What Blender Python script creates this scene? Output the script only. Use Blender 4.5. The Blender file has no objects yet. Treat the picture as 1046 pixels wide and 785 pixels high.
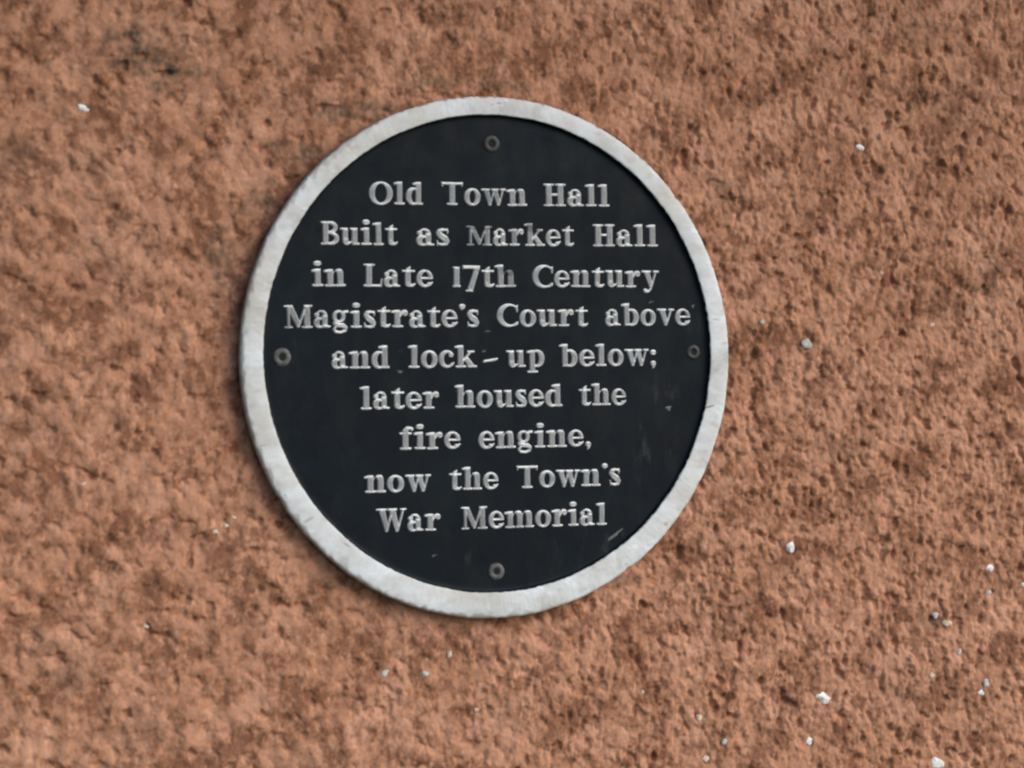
import bpy, bmesh, math, random
import numpy as np
from mathutils import Matrix, Vector
random.seed(7)
MM = 0.001
scene = bpy.context.scene
col = scene.collection

# ------------------------------------------------------------------ helpers
def link(name, me, mat=None, parent=None):
    o = bpy.data.objects.new(name, me)
    col.objects.link(o)
    if mat: me.materials.append(mat)
    if parent: o.parent = parent
    return o

def mesh_np(name, V, F, smooth=True, attrs=None):
    """V (n,3) float, F (m,4) int quads"""
    me = bpy.data.meshes.new(name)
    me.vertices.add(len(V)); me.vertices.foreach_set('co', V.astype(np.float32).ravel())
    k = F.shape[1]
    me.loops.add(F.size); me.loops.foreach_set('vertex_index', F.astype(np.int32).ravel())
    me.polygons.add(len(F))
    me.polygons.foreach_set('loop_start', np.arange(0, F.size, k, dtype=np.int32))
    me.polygons.foreach_set('loop_total', np.full(len(F), k, dtype=np.int32))
    me.update(calc_edges=True)
    me.polygons.foreach_set('use_smooth', np.full(len(F), smooth))
    for an, av in (attrs or {}).items():
        a = me.attributes.new(an, 'FLOAT', 'POINT'); a.data.foreach_set('value', av.astype(np.float32))
    me.update()
    return me

def hsh(ix, iy, s):
    h = (ix.astype(np.int64) * 374761393 + iy.astype(np.int64) * 668265263 + s * 2147483647 + 1013904223) & 0xffffffff
    h = ((h ^ (h >> 13)) * 1274126177) & 0xffffffff
    h = ((h ^ (h >> 16)) * 2246822519) & 0xffffffff
    return ((h ^ (h >> 15)) & 0xffffff) / float(0xffffff)

def perlin(x, y, s):
    ix = np.floor(x); iy = np.floor(y); fx = x - ix; fy = y - iy
    ix = ix.astype(np.int64); iy = iy.astype(np.int64)
    u = fx*fx*fx*(fx*(fx*6-15)+10); v = fy*fy*fy*(fy*(fy*6-15)+10)
    def g(dx, dy):
        a = hsh(ix+dx, iy+dy, s) * 2*np.pi
        return np.cos(a)*(fx-dx) + np.sin(a)*(fy-dy)
    a = g(0,0)*(1-u) + g(1,0)*u
    b = g(0,1)*(1-u) + g(1,1)*u
    return (a*(1-v) + b*v) * 1.5

def worley(x, y, s):
    ix = np.floor(x).astype(np.int64); iy = np.floor(y).astype(np.int64)
    d1 = np.full(x.shape, 9.0); d2 = np.full(x.shape, 9.0); hid = np.zeros(x.shape)
    for dx in (-1, 0, 1):
        for dy in (-1, 0, 1):
            cx = ix+dx; cy = iy+dy
            px = cx + hsh(cx, cy, s); py = cy + hsh(cx, cy, s+11)
            d = np.hypot(px-x, py-y)
            near = d < d1
            d2 = np.where(near, d1, np.minimum(d2, d))
            hid = np.where(near, hsh(cx, cy, s+23), hid)
            d1 = np.where(near, d, d1)
    return d1, d2, hid

def sstep(a, b, x):
    t = np.clip((x-a)/(b-a), 0, 1); return t*t*(3-2*t)

# ------------------------------------------------------------------ materials
def new_mat(name):
    m = bpy.data.materials.new(name); m.use_nodes = True
    nt = m.node_tree; nt.nodes.clear()
    out = nt.nodes.new('ShaderNodeOutputMaterial'); b = nt.nodes.new('ShaderNodeBsdfPrincipled')
    nt.links.new(b.outputs[0], out.inputs[0])
    return m, nt, b

class NT:
    def __init__(s, nt):
        s.nt = nt; s.tc = nt.nodes.new('ShaderNodeTexCoord')
    def n(s, t): return s.nt.nodes.new(t)
    def l(s, a, b): s.nt.links.new(a, b)
    def mapping(s, scale=(1,1,1), loc=(0,0,0), rot=(0,0,0)):
        m = s.n('ShaderNodeMapping'); s.l(s.tc.outputs['Object'], m.inputs[0])
        m.inputs['Scale'].default_value = scale; m.inputs['Location'].default_value = loc; m.inputs['Rotation'].default_value = rot
        return m.outputs[0]
    def noise(s, scale, detail=3, rough=.55, vec=None, dist=0):
        t = s.n('ShaderNodeTexNoise'); t.inputs['Scale'].default_value = scale; t.inputs['Detail'].default_value = detail
        t.inputs['Roughness'].default_value = rough; t.inputs['Distortion'].default_value = dist
        s.l(vec if vec else s.tc.outputs['Object'], t.inputs['Vector']); return t.outputs['Fac']
    def ramp(s, fac, stops):
        r = s.n('ShaderNodeValToRGB'); e = r.color_ramp.elements
        while len(e) < len(stops): e.new(0.5)
        for q, (p, c) in zip(e, stops):
            q.position = p; q.color = (c, c, c, 1) if isinstance(c, (int, float)) else (*c, 1)
        s.l(fac, r.inputs[0]); return r.outputs[0]
    def mix(s, fac, a, b, mode='MIX'):
        m = s.n('ShaderNodeMix'); m.data_type = 'RGBA'; m.blend_type = mode
        for v, i in ((fac, 0), (a, 6), (b, 7)):
            if hasattr(v, 'links'): s.l(v, m.inputs[i])
            elif isinstance(v, (int, float)): m.inputs[i].default_value = v if i == 0 else (v, v, v, 1)
            else: m.inputs[i].default_value = (*v, 1)
        return m.outputs[2]
    def math(s, op, a, b=0.0):
        m = s.n('ShaderNodeMath'); m.operation = op
        for i, v in enumerate((a, b)):
            if hasattr(v, 'links'): s.l(v, m.inputs[i])
            else: m.inputs[i].default_value = v
        return m.outputs[0]
    def attr(s, name):
        a = s.n('ShaderNodeAttribute'); a.attribute_name = name; return a.outputs['Fac']
    def bump(s, h, bsdf, strength=.5, dist=.001):
        b = s.n('ShaderNodeBump'); b.inputs['Strength'].default_value = strength; b.inputs['Distance'].default_value = dist
        s.l(h, b.inputs['Height']); s.l(b.outputs[0], bsdf.inputs['Normal'])

# painted roughcast render
M_wall, nt, bs = new_mat('painted_roughcast'); N = NT(nt)
c = N.mix(N.ramp(N.noise(26, 4), [(.35, 0.), (.65, 1.)]), (.378, .180, .102), (.442, .225, .140))
c = N.mix(N.ramp(N.noise(150, 3, vec=N.mapping(loc=(3, 1, 5))), [(.52, 0.), (.72, .55)]), c, (.44, .19, .095))   # ochre flecks
c = N.mix(N.ramp(N.noise(330, 2, vec=N.mapping(loc=(7, 2, 1))), [(.56, 0.), (.74, .6)]), c, (.50, .30, .21))     # rubbed pale grains
c = N.mix(N.ramp(N.noise(210, 3, vec=N.mapping(loc=(1, 9, 4))), [(.58, 0.), (.72, .5)]), c, (.20, .085, .058))   # red brown grains
c = N.mix(N.ramp(N.noise(62, 4, .6, vec=N.mapping(loc=(2, 6, 9))), [(.46, 0.), (.70, .6)]), c, (.30, .142, .086))
c = N.mix(1.0, c, N.ramp(N.attr('tone'), [(.10, (.56, .50, .47)), (.5, (1., 1., 1.)), (.86, (1.20, 1.24, 1.30))]), 'MULTIPLY')
c = N.mix(N.attr('grime'), c, (.085, .062, .045))                                                                    # stains of grime
N.l(c, bs.inputs['Base Color']); bs.inputs['Roughness'].default_value = .85
bs.inputs['Specular IOR Level'].default_value = .25
N.bump(N.noise(900, 3, .6), bs, .35, .0006)

# white stone chips
def chip_mat(name, a, b):
    m, nt, bs = new_mat(name); N = NT(nt)
    N.l(N.mix(N.ramp(N.noise(420, 3), [(.4, 0.), (.6, 1.)]), a, b), bs.inputs['Base Color'])
    bs.inputs['Roughness'].default_value = .6
    return m
M_white = chip_mat('white_flint', (.86, .87, .87), (.66, .66, .64))
M_grey = chip_mat('grey_flint', (.36, .39, .42), (.52, .50, .45))
M_cream = chip_mat('cream_flint', (.52, .38, .27), (.66, .56, .45))

# black painted face
M_black, nt, bs = new_mat('black_paint'); N = NT(nt)
c = N.mix(N.ramp(N.noise(22, 5, .6), [(.4, 0.), (.66, 1.)]), (.0012, .0045, .0090), (.0022, .0076, .0130))
scuff = N.math('MULTIPLY', N.ramp(N.noise(60, 6, .7, vec=N.mapping(scale=(1.6, 1, .45))), [(.55, 0.), (.72, 1.)]), N.attr('scuff'))
c = N.mix(scuff, c, (.055, .06, .058))
c = N.mix(N.ramp(N.noise(34, 6, .7, vec=N.mapping(scale=(1.5, 1, .6), loc=(9, 2, 4))), [(.5, 0.), (.75, .6)]), c, (.014, .017, .019))
sp = N.math('MULTIPLY', N.ramp(N.noise(190, 4, .6, vec=N.mapping(loc=(4, 4, 4))), [(.70, 0.), (.76, .5)]), 1.0)
c = N.mix(sp, c, (.05, .055, .06))
N.l(c, bs.inputs['Base Color'])
N.l(N.ramp(N.noise(70, 4), [(.3, .42), (.7, .62)]), bs.inputs['Roughness'])
bs.inputs['Specular IOR Level'].default_value = .12
N.bump(N.noise(420, 4, .65), bs, .25, .0004)

# pale painted rim
M_rim, nt, bs = new_mat('white_rim_paint'); N = NT(nt)
c = N.mix(N.ramp(N.noise(38, 5, .65, vec=N.mapping(scale=(1, 1, 1.6))), [(.38, 0.), (.66, 1.)]), (.70, .74, .775), (.53, .54, .53))
c = N.mix(N.ramp(N.noise(120, 5, .7, vec=N.mapping(scale=(.6, 1, 1.8), loc=(2, 0, 3))), [(.62, 0.), (.70, .7)]), c, (.84, .86, .88))
c = N.mix(N.ramp(N.noise(170, 5, .75, vec=N.mapping(scale=(.5, 1, 1.7), loc=(8, 3, 2), rot=(0, .5, 0))), [(.65, 0.), (.76, .5)]), c, (.22, .20, .17))
c = N.mix(N.ramp(N.noise(14, 4, .6, vec=N.mapping(loc=(6, 1, 7))), [(.50, 0.), (.66, .40)]), c, (.52, .47, .38))
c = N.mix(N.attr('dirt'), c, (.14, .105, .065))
N.l(c, bs.inputs['Base Color']); bs.inputs['Roughness'].default_value = .5
bs.inputs['Specular IOR Level'].default_value = .4
N.bump(N.noise(260, 5, .7), bs, .35, .0006)

# unpainted edge of the casting
M_edge, nt, bs = new_mat('weathered_edge'); N = NT(nt)
c = N.mix(N.ramp(N.noise(90, 5, .7), [(.4, 0.), (.62, 1.)]), (.13, .095, .05), (.26, .19, .12))
N.l(c, bs.inputs['Base Color']); bs.inputs['Roughness'].default_value = .8
N.bump(N.noise(300, 4, .7), bs, .5, .0008)

# raised lettering: painted faces dulled, edges paler, most where they run level
M_let, nt, bs = new_mat('letter_paint'); N = NT(nt)
pale_edge = N.math('MULTIPLY', N.attr('pale_edge'), N.ramp(N.noise(260, 4, .7), [(.3, .55), (.7, 1.25)]))
c = N.mix(pale_edge, (.225, .237, .25), (.98, .99, 1.))
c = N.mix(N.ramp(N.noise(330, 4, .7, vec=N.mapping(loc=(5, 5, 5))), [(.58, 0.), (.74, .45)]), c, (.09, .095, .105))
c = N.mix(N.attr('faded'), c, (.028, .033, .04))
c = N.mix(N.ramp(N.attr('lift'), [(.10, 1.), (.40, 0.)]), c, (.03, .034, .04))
N.l(c, bs.inputs['Base Color']); bs.inputs['Roughness'].default_value = .5
N.bump(N.noise(500, 3, .6), bs, .2, .0003)

M_screw, nt, bs = new_mat('dull_screw_paint'); N = NT(nt)
N.l(N.mix(N.ramp(N.noise(300, 3), [(.4, 0.), (.6, 1.)]), (.014, .016, .018), (.032, .034, .035)), bs.inputs['Base Color'])
bs.inputs['Roughness'].default_value = .55
N.bump(N.noise(600, 3), bs, .4, .0004)
M_screwb = M_screw.copy(); M_screwb.name = 'worn_screw_paint'
M_screwb.node_tree.nodes['Mix'].inputs[6].default_value = (.05, .052, .052, 1)
M_screwb.node_tree.nodes['Mix'].inputs[7].default_value = (.105, .107, .10, 1)
M_hole, nt, bs = new_mat('screw_recess_dark')  # near-black colour for the centre of each screw
bs.inputs['Base Color'].default_value = (.006, .007, .008, 1); bs.inputs['Roughness'].default_value = .9
M_chip, nt, bs = new_mat('bare_metal_chip'); N = NT(nt)
N.l(N.mix(N.ramp(N.noise(700, 3), [(.4, 0.), (.6, 1.)]), (.16, .17, .17), (.07, .075, .075)), bs.inputs['Base Color'])
bs.inputs['Roughness'].default_value = .6

# ------------------------------------------------------------------ the wall
def axis(a, b, c, d, fine, coarse):
    return np.concatenate([np.arange(a, b, coarse), np.arange(b, c, fine), np.arange(c, d+coarse, coarse)])
ax = axis(-520, -300, 385, 620, 0.62, 2.2)      # millimetres
az = np.concatenate([axis(-420, -275, 232, 400, 0.62, 2.2)[:-1], np.arange(402, 760, 6.)])
WALL_Y = 6.2
def wall_height(X, Z):
    """relief towards the viewer, mm; granular on the right, smoother and smeared on the left"""
    side = sstep(-190, 190, X + 60*perlin(X/90, Z/90, 5))
    def pn(sx, sz, ang, seed, ox=0):      # gradient noise on its own turned lattice, stretched along x and z
        c, q = math.cos(ang), math.sin(ang); u = wx/sx; v = wz/sz
        return perlin(u*c - v*q + ox, u*q + v*c, seed)
    wx = X + 1.1*perlin((X+.6*Z)/3.4, (Z-.6*X)/3.4, 1); wz = Z + 1.1*perlin((X-.5*Z)/3.4, (Z+.5*X)/3.4, 2)
    low = 1.0*perlin(X/60, Z/60, 3) + 0.7*pn(20, 20, .5, 4) + .5*pn(10, 11, 1.0, 14)
    n1 = pn(8.0, 9.4, .6, 6); n2 = pn(4.2, 5.2, 1.1, 7); n3 = pn(2.1, 2.5, .35, 8); big = pn(26, 22, .8, 16)
    d1, d2, hid = worley(wx/5.2*.8 - wz/5.8*.6, wx/5.2*.6 + wz/5.8*.8, 9)
    grain = (1 - sstep(.0, .70, d1)) * sstep(.25, 1., hid)
    e1, e2, eid = worley(wx/10.5*.9 + wz/11.5*.43, -wx/10.5*.43 + wz/11.5*.9, 33)
    lump = (1 - sstep(.0, .8, e1)) * sstep(.2, 1., eid)
    amp = 1 + .55*big
    pit_r = amp*sstep(.10, .95, -pn(5.6, 8.6, .35, 13) - .35*n2 - .25*n1 + .25*big)
    pit_l = amp*sstep(.18, .95, -pn(9.5, 7.5, .45, 12, 9) - .30*n2 - .2*n1 + .30*big)
    right = 1.35*grain + .75*lump + .75*n1 + .78*n2 + .34*n3 - 2.3*pit_r
    left = .35*grain + 1.3*lump + 1.05*n1 + .36*n2 + .08*n3 + .9*pn(15, 12, .3, 17) - 1.7*pit_l
    h = low + .90*(right*side + left*(1-side))
    # single deep holes
    for px, pz, rx, rz, dp in DEEP:
        q = np.hypot((X-px)/rx, (Z-pz)/rz) + .25*perlin(X/2.5, Z/2.5, 40)
        h = h - dp*(1 - sstep(.5, 1.15, q))
    r = np.hypot(X, Z)
    h = h - .9*(1 - sstep(147, 152, r))
    h = np.where(r < 146, np.minimum(h, -.5), h)
    return h
DEEP = [(-203, 166, 7, 2.4, 1.6), (-190, 157, 6, 2.0, 2.2), (-212, 161, 3, 3, 1.8), (-217, 113, 3.0, 2.2, 2.2), (-178, 176, 3, 4, 1.6),
        (-236, 100, 6, 5, 1.2), (-127, -95, 3, 2.4, 2.4), (-179, -113, 3, 5, 1.9), (-168, -140, 3.5, 5, 1.8), (-60, 196, 4, 2, 1.8),
        (-131, 130, 2.6, 2.6, 2.0), (-96, 140, 8, 2.2, 1.8), (145, 100, 7, 3, 1.6), (151, 3, 6, 5, 1.6), (154, -18, 2.5, 4, 2.4),
        (136, -74, 5, 4, 1.8), (166, -86, 3, 3, 2.0), (210, -48, 3, 2.6, 2.4), (241, -2, 3.5, 3, 2.0), (278, -16, 5, 4, 1.8),
        (329, 34, 4, 6, 1.8), (247, 132, 2.3, 3.5, 2.8), (300, 166, 3, 5, 2.2), (242, -146, 3.5, 6, 2.2), (262, -154, 4, 7, 2.2),
        (185, -197, 5, 3.2, 2.0), (-35, 148, 20, 3, 1.2), (118, -118, 4, 3.5, 2.0), (52, -150, 5, 3.5, 1.8)]
gx, gz = np.meshgrid(ax, az, indexing='xy')
H = wall_height(gx, gz)
V = np.stack([gx*MM, (WALL_Y - H)*MM, gz*MM], -1).reshape(-1, 3)
nx, nz = len(ax), len(az)
idx = np.arange(nx*nz).reshape(nz, nx)
F = np.stack([idx[:-1, :-1], idx[:-1, 1:], idx[1:, 1:], idx[1:, :-1]], -1).reshape(-1, 4)
# every grain of the roughcast took the paint a little differently
tx = gx + 1.6*perlin((gx+.6*gz)/4, (gz-.6*gx)/4, 101); tz = gz + 1.6*perlin((gx-.4*gz)/4, (gz+.4*gx)/4, 102)
_, _, t1 = worley(tx/6.0*.8+tz/7.0*.6, -tx/6.0*.6+tz/7.0*.8, 103)
_, _, t2 = worley(tx/13*.5-tz/14*.87, tx/13*.87+tz/14*.5, 104)
tone = np.clip(.5 + .34*(t1-.5) + .34*(t2-.5) + .26*perlin(gx/3.6, gz/4.2, 105) + .20*perlin((gx+.3*gz)/1.9, (gz-.3*gx)/2.2, 109) + .22*perlin((gx+.5*gz)/7, (gz-.5*gx)/7, 107) + .34*perlin((gx+gz)/14, (gz-gx)/14, 106) + .42*perlin((gx+.4*gz)/30, (gz-.4*gx)/24, 108), 0, 1)
# grime: blotches with shapes of their own
gr = np.zeros_like(gx)
for px, pz, rx, rz, s in [(-200, 168, 30, 16, .42), (-215, 175, 12, 6, .6), (-192, 150, 10, 6, .6), (-200, 166, 26, 9, .55), (-178, 158, 16, 5, .5), (-272, 112, 16, 13, .35), (-235, 104, 18, 12, .22), (-250, -172, 16, 17, .32),
                          (-262, -160, 22, 9, .25), (-205, -206, 26, 14, .22), (146, 99, 13, 5, .40), (150, 92, 9, 6, .25), (281, 196, 30, 10, .25),
                          (300, 150, 30, 22, .18), (332, 46, 12, 20, .35), (300, 25, 30, 18, .15), (232, -60, 26, 14, .2), (-86, 138, 22, 7, .55),
                          (-120, 118, 12, 8, .4), (-30, 156, 22, 5, .45), (-140, 85, 10, 12, .35), (-152, 30, 7, 40, .25), (-290, 20, 25, 60, .12),
                          (292, -166, 10, 7, .4), (265, -205, 20, 26, .16), (140, -30, 8, 30, .14), (-98, -128, 14, 5, .3), (240, 165, 14, 6, .2), (-105, 112, 14, 7, .6), (-132, 86, 9, 12, .5), (-70, 140, 18, 5, .55), (-158, 55, 12, 24, .5), (-151, 45, 6, 20, .4), (-154, -10, 6, 24, .35), (-136, -78, 8, 14, .35), (10, 155, 26, 4, .35),
                          (-206, 172, 9, 4, .8), (-184, 158, 10, 4, .95), (-214, 160, 6, 5, .85), (-205, 178, 5, 9, .75), (-200, 165, 18, 12, .6), (85, -135, 12, 5, .4), (152, 5, 5, 9, .5), (-225, 60, 24, 30, .16), (-260, -30, 20, 26, .14), (150, -150, 30, 20, .1), (-120, -230, 40, 18, .14)]:
    q = np.hypot((gx-px)/rx, (gz-pz)/rz)
    gr = np.maximum(gr, s*(1 - sstep(.2, 1.25, q + .7*perlin(gx/7, gz/5, 50))))
gr *= .55 + .8*np.clip(perlin(gx/3, gz/3, 51)+.5, 0, 1)
wall = link('roughcast_wall', mesh_np('roughcast_wall', V, F, True, {'grime': np.clip(gr, 0, 1).ravel(), 'tone': tone.ravel()}), M_wall)
wall['label'] = 'terracotta painted roughcast wall behind the round plaque'
wall['category'] = 'wall'

# flint chips showing through the paint: parts of the wall
STONES = [(-235.3,136.7,4.6,'w',1.7),(243.7,123.5,4.6,'w',1.2),(192.4,-117.4,6.2,'w',.9),(212.8,-209.3,7.2,'w',1.5),(330.6,-135.3,4.6,'w',1),(329,-150.4,3.4,'g',1),
 (204.5,-236,5.1,'w',1.3),(290.9,-253.6,8,'w',1.2),(326.1,-206.6,4.6,'g',1),(322.9,-212,4.4,'w',1.3),(204.7,4.6,6.3,'g',1.1),(175.4,17.7,3.2,'g',1.2),
 (-163.7,-97.6,3.4,'c',1.8),(-156.9,-94.5,2.8,'c',1.4),(-153,-90,2.2,'c',2),(256.7,47.2,2.6,'c',1),(291.5,15.4,2.4,'c',1.5),(291.3,-163,4.2,'g',1),(298.7,-168.2,5,'c',1.4),
 (135.4,-242,4.6,'c',1.7),(146.5,-232.1,3.6,'g',1),(130.6,-217.3,4,'c',1),(-65.9,-181.5,4.2,'g',1.6),(-26,-172.2,3.2,'c',.7),(-41.6,-182.7,3.4,'g',1.4),
 (307.7,-186.4,4,'g',1),(288.3,-199.9,3.4,'c',1),(-237.9,-69.1,2.4,'c',2),(-204,-148.9,2.6,'c',1.4),
 (354.9,-147.1,3.4,'w',1),(-10,-205,2.4,'c',1.2),(95,-200,2.4,'c',1)]
for k, (px, pz, d, kd, asp) in enumerate(STONES):
    bm = bmesh.new(); bmesh.ops.create_icosphere(bm, subdivisions=2, radius=1)
    rx = d*.5*math.sqrt(asp); rz = d*.5/math.sqrt(asp); rot = random.uniform(-.5, .5)
    pts = np.array([v.co[:] for v in bm.verts])
    n = perlin(pts[:, 0]*.95+k*7.3, pts[:, 2]*.95+.6*pts[:, 1], 60)*.6 + .12*perlin(pts[:, 0]*3+k, pts[:, 2]*3, 61)
    for v, q in zip(bm.verts, n):
        c = v.co*(1+q); x, z = c.x*rx, c.z*rz
        v.co = Vector((x*math.cos(rot)-z*math.sin(rot), c.y*min(rx, rz)*.38, x*math.sin(rot)+z*math.cos(rot)))*MM
    me = bpy.data.meshes.new('stone_chip'); bm.to_mesh(me); bm.free()
    h = float(wall_height(np.array([[px]]), np.array([[pz]]))[0, 0])
    hm = float(wall_height(px+np.linspace(-3, 3, 7)[None], np.full((1, 7), pz)).max())
    o = link('stone_chip', me, {'w': M_white, 'g': M_grey, 'c': M_cream}[kd], wall)
    o.location = (px*MM, (WALL_Y - .5*(h+hm))*MM, pz*MM)
    o['label'] = {'w': 'white stone chip bare of paint', 'g': 'grey stone chip bare of paint', 'c': 'cream stone chip bare of paint'}[kd]

# ------------------------------------------------------------------ the plaque
plaque = bpy.data.objects.new('wall_plaque', None); col.objects.link(plaque)
plaque.empty_display_size = .05
plaque['label'] = 'round black plaque with white rim and raised lettering on the terracotta wall'
plaque['category'] = 'plaque'

def lathe(name, prof, seg, mat, wob=None, attr=None, close=False):
    """prof: list of (radius, y) in mm; wob(theta, i)-> (dr, dy)"""
    n = len(prof); th = np.linspace(0, 2*np.pi, seg, endpoint=False)
    P = np.array(prof, float)
    R = np.repeat(P[None, :, 0], seg, 0); Y = np.repeat(P[None, :, 1], seg, 0); T = np.repeat(th[:, None], n, 1)
    if wob is not None:
        dr, dy = wob(T, np.repeat(np.arange(n)[None], seg, 0)); R = R+dr; Y = Y+dy
    V = np.stack([R*np.cos(T), Y, R*np.sin(T)], -1).reshape(-1, 3)*MM
    i = np.arange(seg*n).reshape(seg, n); j = np.roll(i, -1, 0)
    F = np.stack([i[:, :-1], i[:, 1:], j[:, 1:], j[:, :-1]], -1).reshape(-1, 4)
    at = {k: f(R*np.cos(T), R*np.sin(T), Y).ravel() for k, f in (attr or {}).items()}
    return mesh_np(name, V, F, True, at)

RI = 137.3
# face with a low upstand at its edge
def scuff(X, Z, Y):
    s = np.zeros_like(X)
    for px, pz, rx, rz, a in [(103, -48, 20, 38, 1.), (60, -112, 26, 10, .9), (120, 68, 6, 14, .9), (128, 18, 5, 20, .5), (-118, 30, 12, 12, .2), (75, -106, 14, 6, .7), (-30, -116, 24, 7, .6),
                              (-3, 17, 6, 4, .6), (-60, -62, 20, 8, .25), (-120, 0, 14, 14, .4), (127, 27, 4, 4, .7), (40, -120, 30, 10, .35)]:
        s = np.maximum(s, a*(1 - sstep(.3, 1.2, np.hypot((X-px)/rx, (Z-pz)/rz))))
    return s
prof = [(.05, 0)] + [(r, 0) for r in np.arange(2, 134, 2.)] + [(134.5, 0), (136.0, -.12), (136.7, -.5), (RI-.15, -1.2), (RI, -2.2), (RI+.1, -2.9)]
def wob_face(T, I):
    r = np.array([p[0] for p in prof])[I]
    x = r*np.cos(T); z = r*np.sin(T)
    return 0*T + (I >= len(prof)-4)*.22*perlin(T*16, T*0+3.3, 71), -.10*perlin(x/16, z/16, 70)*(I < len(prof)-6)
face = link('face_panel', lathe('face_panel', prof, 512, M_black, wob_face, {'scuff': scuff}), M_black, plaque)
# rim
rp = [(RI-.05, -2.3), (RI+.15, -2.85), (RI+.6, -3.1), (RI+2.5, -3.25), (RI+5, -3.3), (RI+8, -3.25), (RI+10, -3.1), (RI+11.5, -2.85), (149.5, -2.4), (150.0, -1.5), (150.1, .5)]
def wob_rim(T, I):
    dr = .20*perlin(T*14, I*0+1.5, 72) + .22*perlin(T*46, I*.3, 73)
    dy = .12*perlin(T*20, I*.25, 74) + .07*perlin(T*70, I*.5, 75)
    # dents
    for a, w, q in [(math.radians(38), .010, .8), (math.radians(-57), .012, .7), (math.radians(20), .008, .6), (math.radians(-148), .010, .5)]:
        g = np.exp(-((T-(a % (2*np.pi)))/w)**2)*(I >= 6)
        dr = dr - q*g
    off = np.interp(I, [0, 3, 7, 10], [0, 0, .8, 1.])
    return dr - 2.3*np.sin(T)*off - .5*np.cos(T)*off, dy
def rim_dirt(X, Z, Y):
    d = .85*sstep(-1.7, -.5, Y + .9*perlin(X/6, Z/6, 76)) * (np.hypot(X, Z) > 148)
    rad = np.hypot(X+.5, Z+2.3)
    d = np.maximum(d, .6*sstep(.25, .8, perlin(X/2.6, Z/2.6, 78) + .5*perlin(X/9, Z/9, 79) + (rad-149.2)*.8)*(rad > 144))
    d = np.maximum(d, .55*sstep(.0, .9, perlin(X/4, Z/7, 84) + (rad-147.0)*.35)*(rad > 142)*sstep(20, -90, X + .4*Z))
    d = np.maximum(d, .20*sstep(.35, .95, perlin(X/8, Z/5, 82) + .8*perlin(X/20, Z/20, 83)))
    for px, pz, rx, rz, rot, a in [(136.2, -32.5, 4.0, .55, .25, .95), (141, 19, 3, .5, -.1, .5), (-138, -50, 4, .4, .2, .45), (-141, -66, 5, .5, .2, .35), (-112, -92, 4, 1.0, .5, .45),
                                   (5, 144, 2, .6, 0, .5), (1, 143, 1.2, .8, 0, .4), (-142, -20, 3.5, .4, .1, .3), (-90, -107, 3, .7, -.6, .55), (107, -101, 1.8, 1.6, 0, .5), (147, 5, 2, .5, 0, .4)]:
        u = (X-px)*math.cos(rot)+(Z-pz)*math.sin(rot); v = -(X-px)*math.sin(rot)+(Z-pz)*math.cos(rot)
        d = np.maximum(d, a*(1 - sstep(.4, 1.2, np.hypot(u/rx, v/rz))))
    return d
# denser profile
rr = np.array(rp); tt = np.linspace(0, len(rp)-1, 45)
rp2 = [(float(np.interp(t, range(len(rp)), rr[:, 0])), float(np.interp(t, range(len(rp)), rr[:, 1]))) for t in tt]
_w = lambda T, I: wob_rim(T, I*(len(rp)-1)/44.)
rim = link('rim', lathe('rim', rp2, 1600, M_rim, _w, {'dirt': rim_dirt}), M_rim, plaque)
rim['label'] = 'raised rim painted white, scuffed and streaked with grime'
# side of the casting, standing off the wall
ep = [(149.7, .3), (149.85, 1.0), (149.7, 2.5), (149.4, 3.6), (149.1, 4.9), (147.5, 5.6), (120, 5.6), (3, 5.6)]
edge = link('casting_edge', lathe('casting_edge', ep, 512, M_edge, lambda T, I: (.25*perlin(T*18, I*.8, 77) - 2.3*np.sin(T) - .5*np.cos(T), 0*T)), M_edge, plaque)

# screws
def screw(x, z, mat, r, lab):
    pr = [(r*1.05, .3), (r, -.15), (r*.93, -.55), (r*.8, -.8), (r*.6, -.85), (r*.46, -.7), (r*.38, -.3), (r*.36, .1)]
    s = link('screw', lathe('screw', pr, 48, mat, lambda T, I: (.10*perlin(T*1.9, I*.6+x, 80), .08*perlin(T*1.5, I*.5+x, 81))), mat, plaque)
    s.location = (x*MM, 0, z*MM); s['label'] = lab
    sk = link('screw_socket', lathe('screw_socket', [(r*.42, -.18), (r*.2, -.10), (.02, -.1)], 24, M_hole), M_hole, s)
screw(1.4, 120.8, M_screw, 5.0, 'black painted screw at the top of the face')
screw(.9, -125.4, M_screwb, 4.9, 'dull screw at the foot of the face')
screw(-125.7, -.9, M_screwb, 5.2, 'worn grey screw at the left edge of the face')
screw(127.3, -.2, M_screw, 4.4, 'black painted screw at the right edge of the face')

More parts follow.
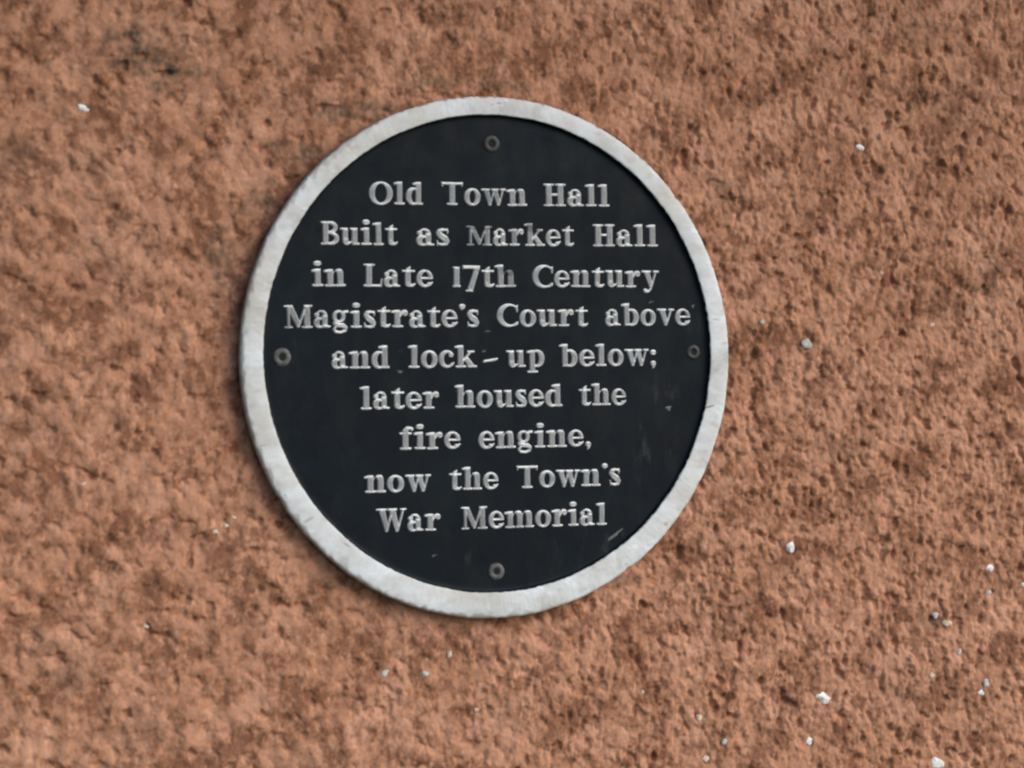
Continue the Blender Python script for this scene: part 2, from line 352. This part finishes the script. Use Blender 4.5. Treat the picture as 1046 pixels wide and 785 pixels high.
# ------------------------------------------------------------------ lettering
# units: cap height 100, x height 75; signed distance fields, negative inside
STEP = 2.0
class G:
    def __init__(s, w, lo=-36, hi=118):
        s.x = np.arange(-16, w+18, STEP); s.y = np.arange(lo, hi, STEP)
        s.X, s.Y = np.meshgrid(s.x, s.y, indexing='xy'); s.d = np.full(s.X.shape, 99.); s.w = w
    def add(s, q, k=5.0):
        h = np.clip(.5+.5*(s.d-q)/k, 0, 1); s.d = np.minimum(s.d, q) if k == 0 else s.d*(1-h)+q*h - k*h*(1-h)*.6
    def sub(s, q): s.d = np.maximum(s.d, -q)
    def R(s, a, b, c, d):
        qx = np.abs(s.X-(a+c)/2)-(c-a)/2; qy = np.abs(s.Y-(b+d)/2)-(d-b)/2
        return np.hypot(np.maximum(qx, 0), np.maximum(qy, 0)) + np.minimum(np.maximum(qx, qy), 0)
    def E(s, cx, cy, rx, ry):
        px = (s.X-cx); py = (s.Y-cy)
        k0 = np.hypot(px/rx, py/ry); k1 = np.hypot(px/rx**2, py/ry**2)
        return k0*(k0-1)/np.maximum(k1, 1e-6) if min(rx, ry) > 0 else 99
    def P(s, pts):
        a = sum(pts[i][0]*pts[(i+1) % len(pts)][1]-pts[(i+1) % len(pts)][0]*pts[i][1] for i in range(len(pts)))
        if a < 0: pts = pts[::-1]
        d = np.full(s.X.shape, -99.)
        for i, (x0, y0) in enumerate(pts):
            x1, y1 = pts[(i+1) % len(pts)]; L = math.hypot(x1-x0, y1-y0)
            d = np.maximum(d, ((s.X-x0)*(y1-y0)-(s.Y-y0)*(x1-x0))/L)
        return d
    def S(s, pts):
        d = np.full(s.X.shape, 99.)
        for (x0, y0, r0), (x1, y1, r1) in zip(pts, pts[1:]):
            L2 = (x1-x0)**2+(y1-y0)**2
            t = np.clip(((s.X-x0)*(x1-x0)+(s.Y-y0)*(y1-y0))/L2, 0, 1)
            d = np.minimum(d, np.hypot(s.X-x0-t*(x1-x0), s.Y-y0-t*(y1-y0)) - (r0+t*(r1-r0)))
        return d
    def flag(s, x0, x1, yt):    # wedge serif at the top left of a stem
        s.add(s.P([(x0-15, yt-12), (x0-2, yt-14), (x1, yt-13), (x1, yt), (x0+6, yt), (x0-14, yt-5)]), 3)
    def ring(s, o, i, keep=None):
        q = np.maximum(s.E(*o), -s.E(*i))
        if keep is not None: q = np.maximum(q, keep)
        s.add(q, 3)
SW = 27
def g_l(g): g.add(g.R(14, 0, 14+SW, 98)); g.add(g.R(3, 0, 52, 9)); g.flag(14, 41, 100)
def g_i(g): g.add(g.R(14, 0, 41, 73)); g.add(g.R(3, 0, 52, 9)); g.flag(14, 41, 75); g.add(g.E(27, 98, 18, 11), 0)
def g_d(g):
    g.ring((35, 37, 35, 39), (40, 37, 12, 28)); g.add(g.R(46, 0, 73, 98)); g.flag(46, 73, 100); g.add(g.R(60, 0, 82, 9))
def g_b(g):
    g.ring((48, 37, 35, 39), (43, 37, 12, 28)); g.add(g.R(12, 0, 38, 98)); g.flag(12, 38, 100)
    g.sub(g.R(-20, -40, 11.5, 80))
def g_p(g):
    g.ring((50, 38, 35, 39), (45, 38, 12, 28)); g.add(g.R(14, -26, 40, 73)); g.flag(14, 40, 75); g.add(g.R(3, -26, 54, -17))
def g_o(g): g.ring((38, 37, 38, 39), (38, 37, 12, 28))
def g_e(g):
    g.ring((37, 37, 37, 39), (39, 38, 14, 28)); g.sub(g.P([(40, 35), (90, 35), (90, 8), (56, 20), (40, 22)])); g.add(g.R(14, 34, 66, 43), 2)
    g.add(g.S([(50, 7, 6), (62, 12, 5), (70, 20, 4)]), 3)
def g_c(g):
    g.ring((37, 37, 37, 39), (42, 37, 17, 28)); g.sub(g.R(44, 20, 100, 54)); g.add(g.E(55, 56, 12, 11), 2); g.add(g.S([(50, 7, 6), (62, 13, 4.5), (67, 20, 3.5)]), 3)
def g_a(g):
    g.add(g.R(36, 8, 61, 54)); g.ring((35, 50, 26, 26), (31, 50, 10, 17), 48-g.Y); g.add(g.E(15, 55, 12, 10), 2)
    g.ring((26, 22, 26, 24), (33, 21, 7, 13), g.X-48); g.add(g.P([(40, 0), (66, 0), (75, 4), (75, 10), (58, 12), (40, 18)]), 3)
def arch(g, x0, top=75):
    g.add(np.maximum(g.P([(x0, 30), (x0, 62), (x0+12, 74), (x0+26, 77), (x0+38, 74), (x0+44, 62), (x0+44, 30)]), -g.E(x0+9, 40, 8.5, 26)), 2)
    g.add(g.R(x0+17, 0, x0+44, 52), 2)
def g_n(g):
    g.add(g.R(12, 0, 39, 73)); g.flag(12, 39, 75); g.add(g.R(2, 0, 48, 9)); arch(g, 39); g.sub(g.R(40, 9, 55, 50)+1.0); g.add(g.R(48, 0, 93, 9), 3)
def g_h(g):
    g.add(g.R(12, 0, 39, 98)); g.flag(12, 39, 100); g.add(g.R(2, 0, 48, 9)); arch(g, 39); g.sub(g.R(40, 9, 55, 50)+1.0); g.add(g.R(48, 0, 93, 9), 3)
def g_m(g):
    g.add(g.R(12, 0, 39, 73)); g.flag(12, 39, 75); g.add(g.R(2, 0, 48, 9)); arch(g, 39); arch(g, 83)
    g.sub(g.R(40, 9, 55, 50)+1.0); g.sub(g.R(84, 9, 99, 50)+1.0); g.add(g.R(50, 0, 90, 9), 3); g.add(g.R(94, 0, 137, 9), 3)
def g_u(g):
    g.add(g.R(11, 22, 38, 73)); g.add(g.P([(11, 30), (11, 14), (18, 3), (30, -2), (42, 2), (56, 12), (56, 30)]), 3); g.add(g.R(54, 0, 81, 73))
    g.sub(np.minimum(g.R(39.5, 24, 52.5, 80), g.E(46, 24, 7, 10))); g.add(g.R(0, 66, 38, 75), 3); g.add(g.R(46, 66, 81, 75), 2); g.add(g.R(70, 0, 91, 9), 3)
def g_r(g):
    g.add(g.R(12, 0, 39, 73)); g.flag(12, 39, 75); g.add(g.R(2, 0, 52, 9)); g.add(g.S([(38, 50, 6), (46, 64, 7), (56, 68, 8)]), 3); g.add(g.E(60, 62, 13, 13), 3)
def g_s(g):
    g.add(g.S([(50, 62, 4), (44, 69, 5), (30, 71, 6), (16, 66, 8), (13, 55, 11), (22, 44, 12.5), (38, 32, 13), (46, 20, 11), (43, 9, 8), (30, 4.5, 6), (16, 6, 5), (8, 12, 4)]), 0)
    g.add(g.R(46, 52, 52, 75), 2); g.add(g.R(5, 0, 11, 24), 2)
def g_g(g):
    g.ring((31, 49, 29, 27), (31, 49, 9, 17)); g.add(g.P([(46, 62), (74, 64), (74, 75), (50, 74)]), 2)
    g.add(g.S([(16, 28, 5), (12, 19, 8), (26, 12, 9), (48, 10, 9.5), (60, 1, 8), (58, -12, 6), (38, -20, 5.5), (16, -17, 6), (9, -7, 6), (17, 3, 5)]), 2)
def g_t(g):
    g.add(g.R(15, 14, 41, 73)); g.add(g.P([(17, 70), (41, 70), (41, 92), (32, 88), (20, 80)]), 2); g.add(g.R(2, 66, 60, 75), 3)
    g.add(g.S([(28, 14, 13), (34, 8, 8.5), (48, 6, 6), (58, 13, 4)]), 3)
def g_k(g):
    g.add(g.R(12, 0, 39, 98)); g.flag(12, 39, 100); g.add(g.R(2, 0, 50, 9)); g.add(g.S([(36, 30, 5.5), (70, 70, 5.5)]), 2)
    g.add(g.R(54, 66, 88, 75), 3); g.add(g.P([(38, 38), (56, 50), (94, 0), (62, 0)]), 2); g.add(g.R(54, 0, 98, 9), 3)
def g_v(g):
    g.add(g.P([(8, 74), (38, 74), (54, 14), (48, -1), (36, -1)])); g.add(g.S([(46, 5, 5.5), (68, 70, 5.5)]), 2); g.add(g.R(0, 66, 46, 75), 3); g.add(g.R(54, 66, 84, 75), 3)
def g_w(g):
    g.add(g.P([(8, 74), (36, 74), (49, 14), (44, -1), (32, -1)])); g.add(g.S([(42, 4, 5), (56, 60, 5)]), 2)
    g.add(g.P([(46, 74), (74, 74), (89, 14), (84, -1), (71, -1)]), 2); g.add(g.S([(82, 4, 5), (99, 70, 5.5)]), 2)
    g.add(g.R(0, 66, 42, 75), 3); g.add(g.R(44, 66, 82, 75), 3); g.add(g.R(86, 66, 114, 75), 3)
def g_y(g):
    g.add(g.P([(8, 74), (38, 74), (56, 12), (48, 0), (38, 2)])); g.add(g.S([(68, 70, 5.5), (46, -4, 5.5), (36, -17, 6), (24, -19, 7)]), 2)
    g.add(g.E(19, -15, 10, 9), 2); g.add(g.R(0, 66, 46, 75), 3); g.add(g.R(54, 66, 84, 75), 3)
def g_f(g):
    g.add(g.R(14, 0, 41, 80)); g.add(g.S([(28, 80, 13.5), (34, 91, 9.5), (46, 95, 6), (54, 92, 6)]), 3); g.add(g.E(55, 90, 9, 8), 2); g.add(g.R(1, 66, 56, 75), 3); g.add(g.R(3, 0, 54, 9))
def g_O(g): g.ring((56, 50, 56, 52), (56, 50, 27, 42))
def g_C(g):
    g.ring((54, 50, 54, 52), (62, 50, 34, 41)); g.sub(g.R(80, 22, 140, 74)); g.sub(g.R(97, -20, 150, 130))
    g.add(g.P([(87, 64), (95, 64), (96, 97), (89, 93), (80, 88)]), 2); g.add(g.S([(78, 6, 5), (92, 13, 4.5)]), 2)
def g_T(g):
    g.add(g.R(36, 0, 64, 98)); g.add(g.R(1, 89, 99, 100)); g.add(g.P([(0, 100), (8, 100), (10, 80), (3, 80)]), 2); g.add(g.P([(100, 100), (92, 100), (90, 80), (97, 80)]), 2); g.add(g.R(25, 0, 75, 9))
def g_H(g):
    for a in (11, 61):
        g.add(g.R(a, 0, a+27, 100)); g.add(g.R(a-10, 0, a+37, 8)); g.add(g.R(a-10, 92, a+37, 100))
    g.add(g.R(36, 46, 63, 57), 3)
def g_B(g):
    g.add(g.R(1, 0, 48, 100), 0); g.add(g.E(46, 75, 34, 26), 2); g.add(g.E(46, 27, 40, 28), 2)
    g.sub(g.R(-30, 9, 10, 91)); g.sub(g.R(-30, -60, 0, 160)); g.sub(np.maximum(g.E(38, 74, 20, 15.5), 37.5-g.X)); g.sub(np.maximum(g.E(38, 28, 24, 17.5), 37.5-g.X))
    g.d = np.maximum(g.d, g.Y-100.5); g.d = np.maximum(g.d, -g.Y-.5)
def g_L(g):
    g.add(g.R(11, 0, 38, 100)); g.add(g.R(1, 92, 50, 100)); g.add(g.R(1, 0, 80, 10)); g.add(g.P([(68, 2), (80, 0), (83, 36), (76, 36)]), 2)
def g_M(g):
    g.add(g.R(12, 0, 27, 98)); g.add(g.R(84, 0, 112, 100)); g.add(g.P([(8, 100), (38, 100), (70, 24), (62, 2), (54, 2)]), 2); g.add(g.S([(62, 8, 6), (92, 92, 6)]), 2)
    for a, b in ((2, 38), (74, 122)): g.add(g.R(a, 0, b, 8), 3)
    g.add(g.R(0, 92, 30, 100), 3); g.add(g.R(88, 92, 122, 100), 3)
def g_W(g):
    g.add(g.P([(10, 100), (40, 100), (58, 20), (52, -1), (40, -1)])); g.add(g.S([(50, 6, 6), (72, 92, 5.5)]), 2)
    g.add(g.P([(56, 100), (86, 100), (105, 20), (98, -1), (86, -1)]), 2); g.add(g.S([(97, 6, 6), (122, 94, 5.5)]), 2)
    for a, b in ((0, 50), (52, 96), (108, 138)): g.add(g.R(a, 92, b, 100), 3)
def g_1(g): g.add(g.R(7, 0, 34, 88)); g.add(g.R(3, 0, 39, 8)); g.add(g.R(3, 82, 34, 88), 2)
def g_7(g): g.add(g.R(1, 81, 80, 96)); g.add(g.P([(56, 90), (80, 90), (48, -18), (20, -18)]), 2); g.add(g.R(15, -20, 50, -12), 2)
def g_apos(g): g.add(g.E(17, 90, 15, 11)); g.add(g.P([(14, 88), (31, 88), (16, 74), (11, 76)]), 2)
def g_dash(g): g.add(g.P([(1, 21), (60, 30), (71, 38), (71, 44), (6, 33)]))
def g_comma(g): g.add(g.E(17, 10, 14, 12)); g.add(g.P([(14, 6), (31, 8), (24, -8), (12, -15), (10, -12)]), 2)
def g_semi(g): g_comma(g); g.add(g.E(17, 60, 15, 12), 0)
GL = {'l': (g_l, 53), 'i': (g_i, 53), 'd': (g_d, 83), 'b': (g_b, 84), 'p': (g_p, 86), 'o': (g_o, 76), 'e': (g_e, 74), 'c': (g_c, 70), 'a': (g_a, 75), 'n': (g_n, 94), 'h': (g_h, 94),
      'm': (g_m, 138), 'u': (g_u, 92), 'r': (g_r, 73), 's': (g_s, 57), 'g': (g_g, 75), 't': (g_t, 61), 'k': (g_k, 98), 'v': (g_v, 84), 'w': (g_w, 114), 'y': (g_y, 84), 'f': (g_f, 60),
      'O': (g_O, 112), 'C': (g_C, 97), 'T': (g_T, 100), 'H': (g_H, 99), 'B': (g_B, 86), 'L': (g_L, 83), 'M': (g_M, 122), 'W': (g_W, 138), '1': (g_1, 42), '7': (g_7, 80),
      "'": (g_apos, 32), '-': (g_dash, 72), ',': (g_comma, 32), ';': (g_semi, 32)}
glyphs = {}
for ch, (fn, w) in GL.items():
    g = G(w); fn(g)
    g.d = g.d + 1.3            # the casting is a little leaner than the drawing
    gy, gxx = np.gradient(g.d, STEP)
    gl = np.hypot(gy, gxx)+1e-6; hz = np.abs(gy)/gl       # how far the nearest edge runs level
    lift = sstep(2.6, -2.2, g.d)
    pale_edge = np.exp(-np.maximum(-g.d-2.0, 0)/4.0)*(.16 + 1.1*hz**2)  # pale towards the outline, strongest on level edges
    keep = g.d < 3.2
    nyy, nxx = g.d.shape
    id_ = np.arange(nyy*nxx).reshape(nyy, nxx)
    cell = keep[:-1, :-1] | keep[:-1, 1:] | keep[1:, 1:] | keep[1:, :-1]
    F = np.stack([id_[:-1, :-1], id_[:-1, 1:], id_[1:, 1:], id_[1:, :-1]], -1)[cell]
    used = np.unique(F); rem = np.full(nyy*nxx, -1); rem[used] = np.arange(len(used))
    glyphs[ch] = (g.X.ravel()[used], g.Y.ravel()[used], lift.ravel()[used], pale_edge.ravel()[used], g.d.ravel()[used], rem[F], w)

CAP = 13.0      # mm
LINES = [
 [("Old",-73.5,-40.7,85.2),("Town",-30.0,23.1,85.2),("Hall",32.9,74.9,85.3)],
 [("Built",-102.4,-56.4,62.1),("as",-45.6,-25.0,62.1),("Market",-14.9,51.9,62.1),("Hall",63.6,105.5,62.1)],
 [("in",-108.0,-87.6,38.7),("Late",-77.5,-35.4,38.5),("17th",-24.1,15.5,38.3),("Century",25.3,105.6,38.1)],
 [("Magistrate's",-124.4,-7.7,15.3),("Court",3.1,60.1,15.4),("above",70.8,125.6,15.6)],
 [("and",-97.0,-62.1,-7.7),("lock",-51.4,-9.3,-7.8),("-",-6.2,3.7,-7.9),("up",8.6,32.7,-7.9),("below;",41.8,103.3,-7.9)],
 [("later",-80.4,-32.6,-31.0),("housed",-23.3,43.5,-30.9),("the",53.4,83.7,-30.8)],
 [("fire",-57.3,-20.0,-54.2),("engine,",-9.4,61.2,-54.5)],
 [("now",-78.3,-38.2,-78.1),("the",-27.7,2.9,-77.9),("Town's",13.9,79.5,-77.8)],
 [("War",-71.8,-32.8,-100.6),("Memorial",-20.4,70.4,-100.6)]]
# letters dulled by weather: (x, z, rx, rz, amount)
FADED = [(-7, 74, 9, 4.5, .8), (-8, 66, 7, 8, .45), (27, 73, 6, 4, .75), (0.5, 91, 7, 6, .35), (11, 47.5, 6, 3.4, .8), (13, 40, 6, 6, .25), (-120, 20, 8, 8, .35), (-30, -22, 3, 3, .4),
         (83, -22, 3, 5, .4), (-106, 22, 6, 6, .3), (14, 68, 5, 5, .35), (12, -98, 8, 4, .25), (-70, -97, 8, 6, .35), (-12, -96, 8, 8, .35), (124, 24, 3, 4, .3)]
GAP = 2.5
for li, words in enumerate(LINES):
    VV = []; FF = []; LL = []; RR = []; DD = []; off = 0
    for (word, x0, x1, zb) in words:
        adv = sum(glyphs[c][6] for c in word) + GAP*(len(word)-1)
        sx = (x1-x0)/adv; sz = CAP/100
        cx = 0
        for c in word:
            X, Y, lift, pale_edge, d, F, w = glyphs[c]
            ch_sc = .87 if (c == 'M' and word == 'Market') else 1.0
            jr = math.radians(random.uniform(-.9, .9)); jz = random.uniform(-.12, .12)
            xx = (X-w/2)*sx; zz = Y*sz*ch_sc*random.uniform(.985, 1.015)
            px = x0+(cx+w/2)*sx + xx*math.cos(jr)-zz*math.sin(jr); pz = zb+jz + xx*math.sin(jr)+zz*math.cos(jr)
            # worn outline
            hgt = (lift + .10*perlin(px/1.1, pz/1.1, 90)*lift)
            py = .25 - 1.1*hgt - .12*perlin(px/4, pz/4, 91)
            VV.append(np.stack([px, py, pz], -1)); FF.append(F+off); off += len(px)
            LL.append(lift); RR.append(pale_edge)
            f = np.zeros_like(px)
            for fx, fz, rx, rz, a in FADED:
                f = np.maximum(f, a*(1 - sstep(.5, 1.2, np.hypot((px-fx)/rx, (pz-fz)/rz) + .3*perlin(px/2, pz/2, 92))))
            DD.append(f)
            cx += w+GAP
    V = np.concatenate(VV)*MM; F = np.concatenate(FF)
    txt = ' '.join(w[0] for w in words).replace('lock - up', 'lock - up')
    o = link('text_line', mesh_np('text_line', V, F, True, {'lift': np.concatenate(LL), 'pale_edge': np.concatenate(RR), 'faded': np.concatenate(DD)}), M_let, plaque)
    o['label'] = 'raised letters reading ' + txt

# small chips where the black paint has come off
for k, (x, z, rx, rz, rot) in enumerate([(110.9, -33.0, 1.7, 1.5, .2), (75.6, -106.6, 4.6, .8, .62), (72.6, -108.8, 2.4, .5, .5), (-2.6, 12.9, 2.0, .45, .05), (127.6, 27.0, .8, 1.0, -.5),
                                         (-4.9, 1.5, 1.3, .6, .3), (-56, -9.8, 1.6, .9, -.2), (-20.5, -20.6, 2.4, .6, .45), (-37, -115, 1.8, .5, .3), (100.5, 29.5, 2.5, .5, .3)]):
    bm = bmesh.new()
    n = 22; c = bm.verts.new((0, -.16*MM, 0)); rg = []
    for i in range(n):
        a = i/n*2*math.pi; q = 1+.3*math.sin(3*a+k)+.2*math.sin(5*a+2*k)
        u = rx*q*math.cos(a); v = rz*q*math.sin(a)
        rg.append(bm.verts.new(((u*math.cos(rot)-v*math.sin(rot))*MM, .12*MM, (u*math.sin(rot)+v*math.cos(rot))*MM)))
    for i in range(n): bm.faces.new((c, rg[(i+1) % n], rg[i]))
    me = bpy.data.meshes.new('paint_chip'); bm.to_mesh(me); bm.free()
    for p in me.polygons: p.use_smooth = True
    o = link('paint_chip', me, M_chip if k in (0, 1) else M_screwb, plaque); o.location = (x*MM, -.08*MM, z*MM)

# ------------------------------------------------------------------ camera
cam = bpy.data.cameras.new('camera'); co = bpy.data.objects.new('camera', cam); col.objects.link(co)
yaw, pitch, roll = -0.3699773, 0.0, -0.0131942
co.matrix_world = Matrix.Translation((-0.59034, -1.553465, -0.017618)) @ (Matrix.Rotation(yaw, 4, 'Z') @ Matrix.Rotation(math.pi/2+pitch, 4, 'X') @ Matrix.Rotation(roll, 4, 'Z'))
cam.sensor_width = 36; cam.lens = 36*2950/1046
cam.clip_start = .05; cam.clip_end = 100
cam.dof.use_dof = True; cam.dof.focus_distance = 1.72; cam.dof.aperture_fstop = 9
scene.camera = co
scene.cycles.pixel_filter_type = 'BLACKMAN_HARRIS'; scene.cycles.filter_width = 2.3

# ------------------------------------------------------------------ unseen slab added above the wall to darken its top
bm = bmesh.new()
bmesh.ops.create_cube(bm, size=1)
for v in bm.verts: v.co = Vector((v.co.x*3.2, -.28 + v.co.y*.60, .82 + v.co.z*.16))
bmesh.ops.bevel(bm, geom=bm.edges[:], offset=.01, segments=2, affect='EDGES')
me = bpy.data.meshes.new('added_shade_slab'); bm.to_mesh(me); bm.free()
oh = link('added_shade_slab', me, M_wall)
oh['kind'] = 'structure'

# ------------------------------------------------------------------ light
SUN_AZ, SUN_EL = math.radians(46), math.radians(32)       # azimuth to the right of the wall's outward normal
w = bpy.data.worlds.new('World'); scene.world = w; w.use_nodes = True
nt = w.node_tree; bg = nt.nodes['Background']
sky = nt.nodes.new('ShaderNodeTexSky'); sky.sky_type = 'NISHITA'; sky.sun_disc = False
sky.sun_elevation = SUN_EL
d = Vector((math.sin(SUN_AZ)*math.cos(SUN_EL), -math.cos(SUN_AZ)*math.cos(SUN_EL), math.sin(SUN_EL)))
sky.sun_rotation = math.atan2(d.x, d.y)
nt.links.new(sky.outputs[0], bg.inputs[0]); bg.inputs[1].default_value = .10
sl = bpy.data.lights.new('sun', 'SUN'); sl.energy = 1.5; sl.angle = math.radians(44); sl.color = (1, .95, .88)
so = bpy.data.objects.new('sun', sl); col.objects.link(so)
so.rotation_euler = d.to_track_quat('Z', 'Y').to_euler()
so.location = d*3
vs = scene.view_settings; scene.display_settings.display_device = 'sRGB'
vs.view_transform = 'Standard'; vs.look = 'None'; vs.exposure = 0.84; vs.gamma = 1
